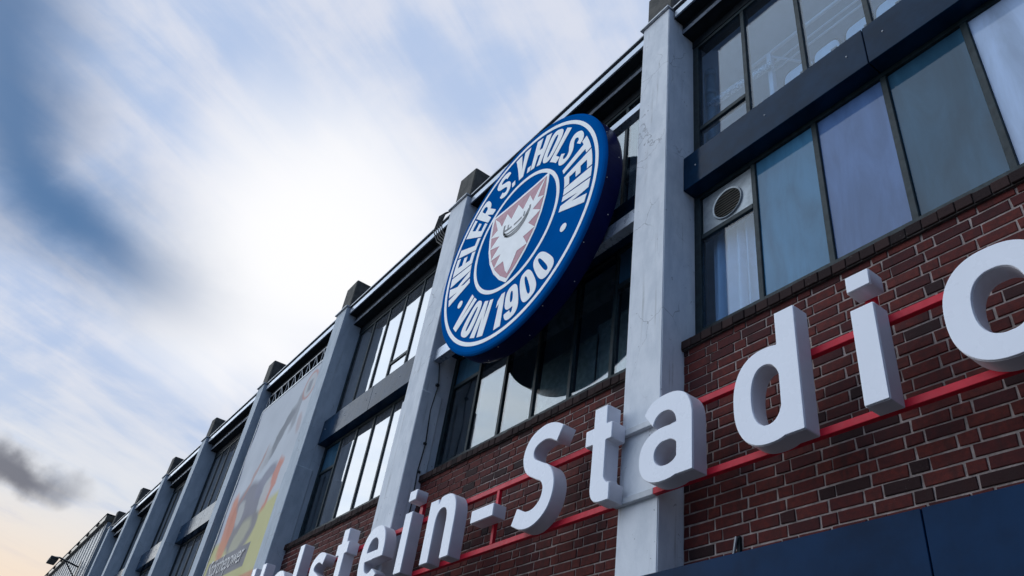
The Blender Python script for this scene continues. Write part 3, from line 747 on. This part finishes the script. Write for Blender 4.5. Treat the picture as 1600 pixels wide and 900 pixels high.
def f_ban(gg, bs):
    at = gg.n('ShaderNodeAttribute', attribute_name='print'); gg.put(bs.inputs['Base Color'], at.outputs['Color'])
    bs.inputs['Roughness'].default_value = .65; bs.inputs['Specular IOR Level'].default_value = .15; bump(gg, bs, gg.noise(pos(gg), 3, 4), .25, .03)
me.materials.append(mat('banner_print', f_ban))
for p in me.polygons: p.use_smooth = True
bo = bpy.data.objects.new('banner_cloth', me); COL.objects.link(bo); under(bo, bn)
tc = bpy.data.curves.new('banner_text', 'FONT'); tc.body = 'Störchepower'; tc.size = .50; tc.shear = .25; tc.extrude = .001; tc.space_character = .95; tc.offset = 0
to = bpy.data.objects.new('t', tc); COL.objects.link(to)
tm = bpy.data.meshes.new_from_object(to.evaluated_get(bpy.context.evaluated_depsgraph_get())); bpy.data.objects.remove(to)
wtx = max(v.co.x for v in tm.vertices); s_ = 2.12 / wtx
tm.transform(Matrix.Translation((BX0 + .28, BY - .016, 5.60)) @ Matrix.Rotation(math.pi / 2, 4, 'X') @ Matrix.Diagonal((s_, 1.02, 1, 1)))
tm.materials.append(plain('banner_lettering', (.55, .55, .56), .5)); tob = bpy.data.objects.new('banner_lettering', tm); COL.objects.link(tob); under(tob, bn)
for d in ((BX0 - .05, BX0, BY - .012, BY + .02, BZ0, BZ1 + .02), (BX1, BX1 + .03, BY - .012, BY + .02, BZ0, BZ1 + .02)):
    under(box('side_rail', d, M['cap'], None), bn)
under(box('top_rail', (BX0, BX1, BY - .012, BY + .02, BZ1 + .0005, BZ1 + .04), M['cap'], None), bn)
bm = bmesh.new()
n = 10; z0, z1 = BZ1 + .05, 10.12
tube(bm, [(-17.88, -.05, z1), (-13.82, -.05, z1)], .014, 6); tube(bm, [(-17.88, -.05, z0), (-13.82, -.05, z0)], .014, 6)
under(obj('truss_chords', bm, M['cap']), bn)
for k in range(n):
    a = -17.85 + k * (4.0 / n); b = a + 4.0 / n
    for pa, pb in (((a, z0), (a + .02, z1)), ((a + .02, z1), (b, z0))):
        bm = bmesh.new(); tube(bm, [(pa[0], -.05, pa[1]), (pb[0], -.05, pb[1])], .010, 6); under(obj('truss_web', bm, M['cap']), bn)

# ------------------------------------------------------------------ annex at the far end
AX = thing('annex_building', 'grey ribbed metal-clad annex with brown roof verge beyond the pilasters', 'building', (-42, .8, 0))
bm = bmesh.new(); bx(bm, -52, -35.22, -.36, 5, 0, 10.80)
under(obj('wall', bm, M['clad']), AX)
for k in range(19):
    x = -35.5 - k * .88; under(box('cladding_rib', (x - .03, x + .03, -.385, -.3605, 0, 10.78), M['clad'], None), AX)
vg = under(box('verge', (-52, -35.20, -.50, 0, 10.80, 11.05), M['bronze'], None, bevel=.01), AX)
under(box('verge_cap', (-52, -35.18, -.52, 5.1, 11.051, 11.09), M['soffit'], None), AX)
for k in range(8): under(box('gutter_clip', (-36.6 - k * 2 - .05, -36.6 - k * 2 + .05, -.56, -.503, 10.84, 11.0), M['soffit'], None), AX)
FL = thing('wall_floodlight', 'small dark floodlight on a bracket arm above the metal-clad annex wall', 'floodlight', (-37.6, -.41, 9.4))
bm = bmesh.new(); tube(bm, [(-37.6, -.41, 9.38), (-37.75, -1.22, 9.56), (-38.05, -1.32, 9.60)], .035, 8); under(obj('arm', bm, M['cable']), FL)
bm = bmesh.new(); tube(bm, [(-37.6, -.41, 8.95), (-37.7, -.9, 9.44)], .025, 8); under(obj('brace', bm, M['cable']), FL)
under(box('wall_plate', (-37.75, -37.45, -.43, -.406, 8.85, 9.6), M['cable'], None), FL)
bm = bmesh.new(); vv = bx(bm, -38.9, -38.0, -1.52, -1.20, 9.50, 9.62)
for q in vv:
    if q.co.x < -38.5: q.co.z -= .06
under(obj('lamp_head', bm, M['cable'], None, bevel=.02), FL)

# ------------------------------------------------------------------ things behind the upper window, cables, small fittings
pp = thing('waste_pipe', 'grey plastic pipe with foil joint rising behind the corner window pane', 'pipe', (-4.0, .42, 7.9))
bm = bmesh.new(); tube(bm, [(-4.075, .40, 7.91), (-4.075, .40, 9.72)], .062, 16); under(obj('riser', bm, M['pipe'], smooth=True), pp)
for z in (9.66, 9.3, 8.7):
    bm = bmesh.new(); tube(bm, [(-4.075, .40, z - .05), (-4.075, .40, z + .05)], .072, 16); under(obj('collar', bm, M['pipe'], smooth=True), pp)
bm = bmesh.new(); tube(bm, [(-4.075, .36, 9.05), (-3.75, .42, 9.12), (-3.5, .5, 9.2), (-3.3, .55, 9.25)], .045, 12); under(obj('foil_joint', bm, M['foil']), pp)
hr = thing('white_handrail', 'white tubular rail on a post behind the upper window', 'handrail', (-2, .6, 7.9))
bm = bmesh.new(); tube(bm, [(-3.62, .6, 9.54), (.1, .6, 9.54)], .022, 10); under(obj('top_tube', bm, M['white'], smooth=True), hr)
bm = bmesh.new(); tube(bm, [(-3.35, .63, 9.36), (.1, .63, 9.36)], .012, 8); tube(bm, [(-3.35, .66, 9.28), (.1, .66, 9.28)], .012, 8); under(obj('lower_tubes', bm, M['white'], smooth=True), hr)
under(box('post', (-3.385, -3.325, .57, .63, 7.91, 9.50), M['white'], None, bevel=.005), hr)
bm = bmesh.new(); tube(bm, [(-3.33, .60, 9.45), (-2.95, .9, 9.2)], .016, 8); under(obj('brace', bm, M['white']), hr)
for k, (x, what) in enumerate(((-3.06, 'beside the handrail post'), (-2.68, 'second from the handrail post'), (-2.30, 'third from the handrail post'), (-1.96, 'fourth from the handrail post'), (-1.58, 'fifth from the handrail post'))):
    t = thing('rounded_panel', 'white round-cornered panel behind the upper window, ' + what, 'panel', (x, .62, 7.9), 'white panels behind the upper window')
    loops = contour(sup(0, 0, .15, .36, 5), -.16, .16, -.37, .37, .012)
    me = fill_mesh('panel_body', loops, .010, .006); me.transform(Matrix.Translation((x, .62, 8.62))); me.materials.append(M['white'])
    o = bpy.data.objects.new('panel_body', me); COL.objects.link(o); under(o, t)
    me = fill_mesh('panel_rim', contour(D(sup(0, 0, .175, .385, 5), sup(0, 0, .156, .366, 5)), -.2, .2, -.4, .4, .012), .012); me.transform(Matrix.Translation((x, .62, 8.62))); me.materials.append(M['frame'])
    o = bpy.data.objects.new('panel_rim', me); COL.objects.link(o); under(o, t)
    under(box('hinge', (x + .06, x + .13, .585, .60, 8.80, 8.83), M['frame'], None), t)
    under(box('foot', (x - .02, x + .02, .61, .63, 7.9, 8.3), M['frame'], None), t)
t = thing('net_curtain', 'white net curtain hanging in folds behind the pane under the round vent', 'curtain', (-3.6, .3, 5.7))
bm = bmesh.new(); cols = []
for k in range(61):
    x = -4.02 + k * .0115; f = .045 * math.sin(k * .62 + .6 * math.sin(k * .21)); cols.append([bm.verts.new((x + .012 * math.sin(k * .9) * (7.4 - z), .32 + f * (.6 + .25 * (7.4 - z)), z)) for z in (5.24, 5.8, 6.4, 7.0, 7.38)])
for p_, q_ in zip(cols, cols[1:]):
    for j in range(4): bm.faces.new((p_[j], q_[j], q_[j + 1], p_[j + 1]))
under(obj('curtain_cloth', bm, M['white'], smooth=True), t)
under(box('curtain_rod', (-4.1, -3.3, .31, .33, 7.385, 7.405), M['cap'], None), t)
for x, zt, what in ((-6.35, 6.62, 'seen behind the pane under the emblem'), (-5.15, 6.72, 'leaning behind the pane beside the near pilaster')):
    t = thing('inner_sash', 'white painted inner window sash ' + what, 'window sash', (x, .36, 5.7))
    w_ = .62
    for d in ((x - w_, x - w_ + .05, .34, .38, 5.21, zt), (x + w_ - .05, x + w_, .34, .38, 5.21, zt)): under(box('stile', d, M['sash'], None, bevel=.004), t)
    under(box('head_rail', (x - w_ + .0505, x + w_ - .0505, .342, .378, zt - .06, zt), M['sash'], None, bevel=.004), t)
    under(box('blind', (x - w_ + .0505, x + w_ - .0505, .356, .362, 5.21, zt - .0605), M['sash'], None), t)
bm = bmesh.new()
cp = [(-8.715, -.17, 7.36), (-8.712, -.10, 7.2), (-8.705, -.055, 6.9), (-8.712, -.09, 6.5), (-8.697, -.06, 6.0), (-8.703, -.085, 5.6), (-8.697, -.07, 5.2), (-8.699, -.09, 4.6)]
tube(bm, cp, .009, 6); cb = tag(obj('hanging_cable', bm, M['cable']), 'thin black cable running down the side of the pilaster below the emblem', 'cable')
for z in (6.9, 6.0, 5.6):
    q = under(box('cable_clip', (-8.730, -8.69, -.09, -.045, z - .015, z + .015), M['cable'], None), cb)
t = thing('cable_bundle', 'looped black cables strapped to the eave beside the pilaster top', 'cable', (-9.4, -.25, 10.3))
for k in range(5):
    bm = bmesh.new(); r = .012
    pts = [(-9.30 - .012 * k, -.24 - .015 * k, 10.50 - .01 * k), (-9.38 - .03 * k, -.30 - .01 * k, 10.44), (-9.42 - .035 * k, -.31 - .01 * k, 10.25 - .03 * k), (-9.36 - .03 * k, -.28, 10.05 - .04 * k), (-9.28, -.20, 9.9 - .05 * k)]
    tube(bm, pts, r, 6); under(obj('cable_loop', bm, M['cable']), t)
t = thing('wall_bolt', 'small pale bolt bracket sticking out of the bricks above the blue canopy', 'bracket', (-3.6, -.03, 3.6))
bm = bmesh.new(); tube(bm, [(-3.62, -.02, 3.58), (-3.578, -.035, 3.69)], .011, 8); under(obj('bolt', bm, M['cap']), t)
under(box('backplate', (-3.592, -3.566, -.018, .004, 3.58, 3.70), M['soffit'], None), t)
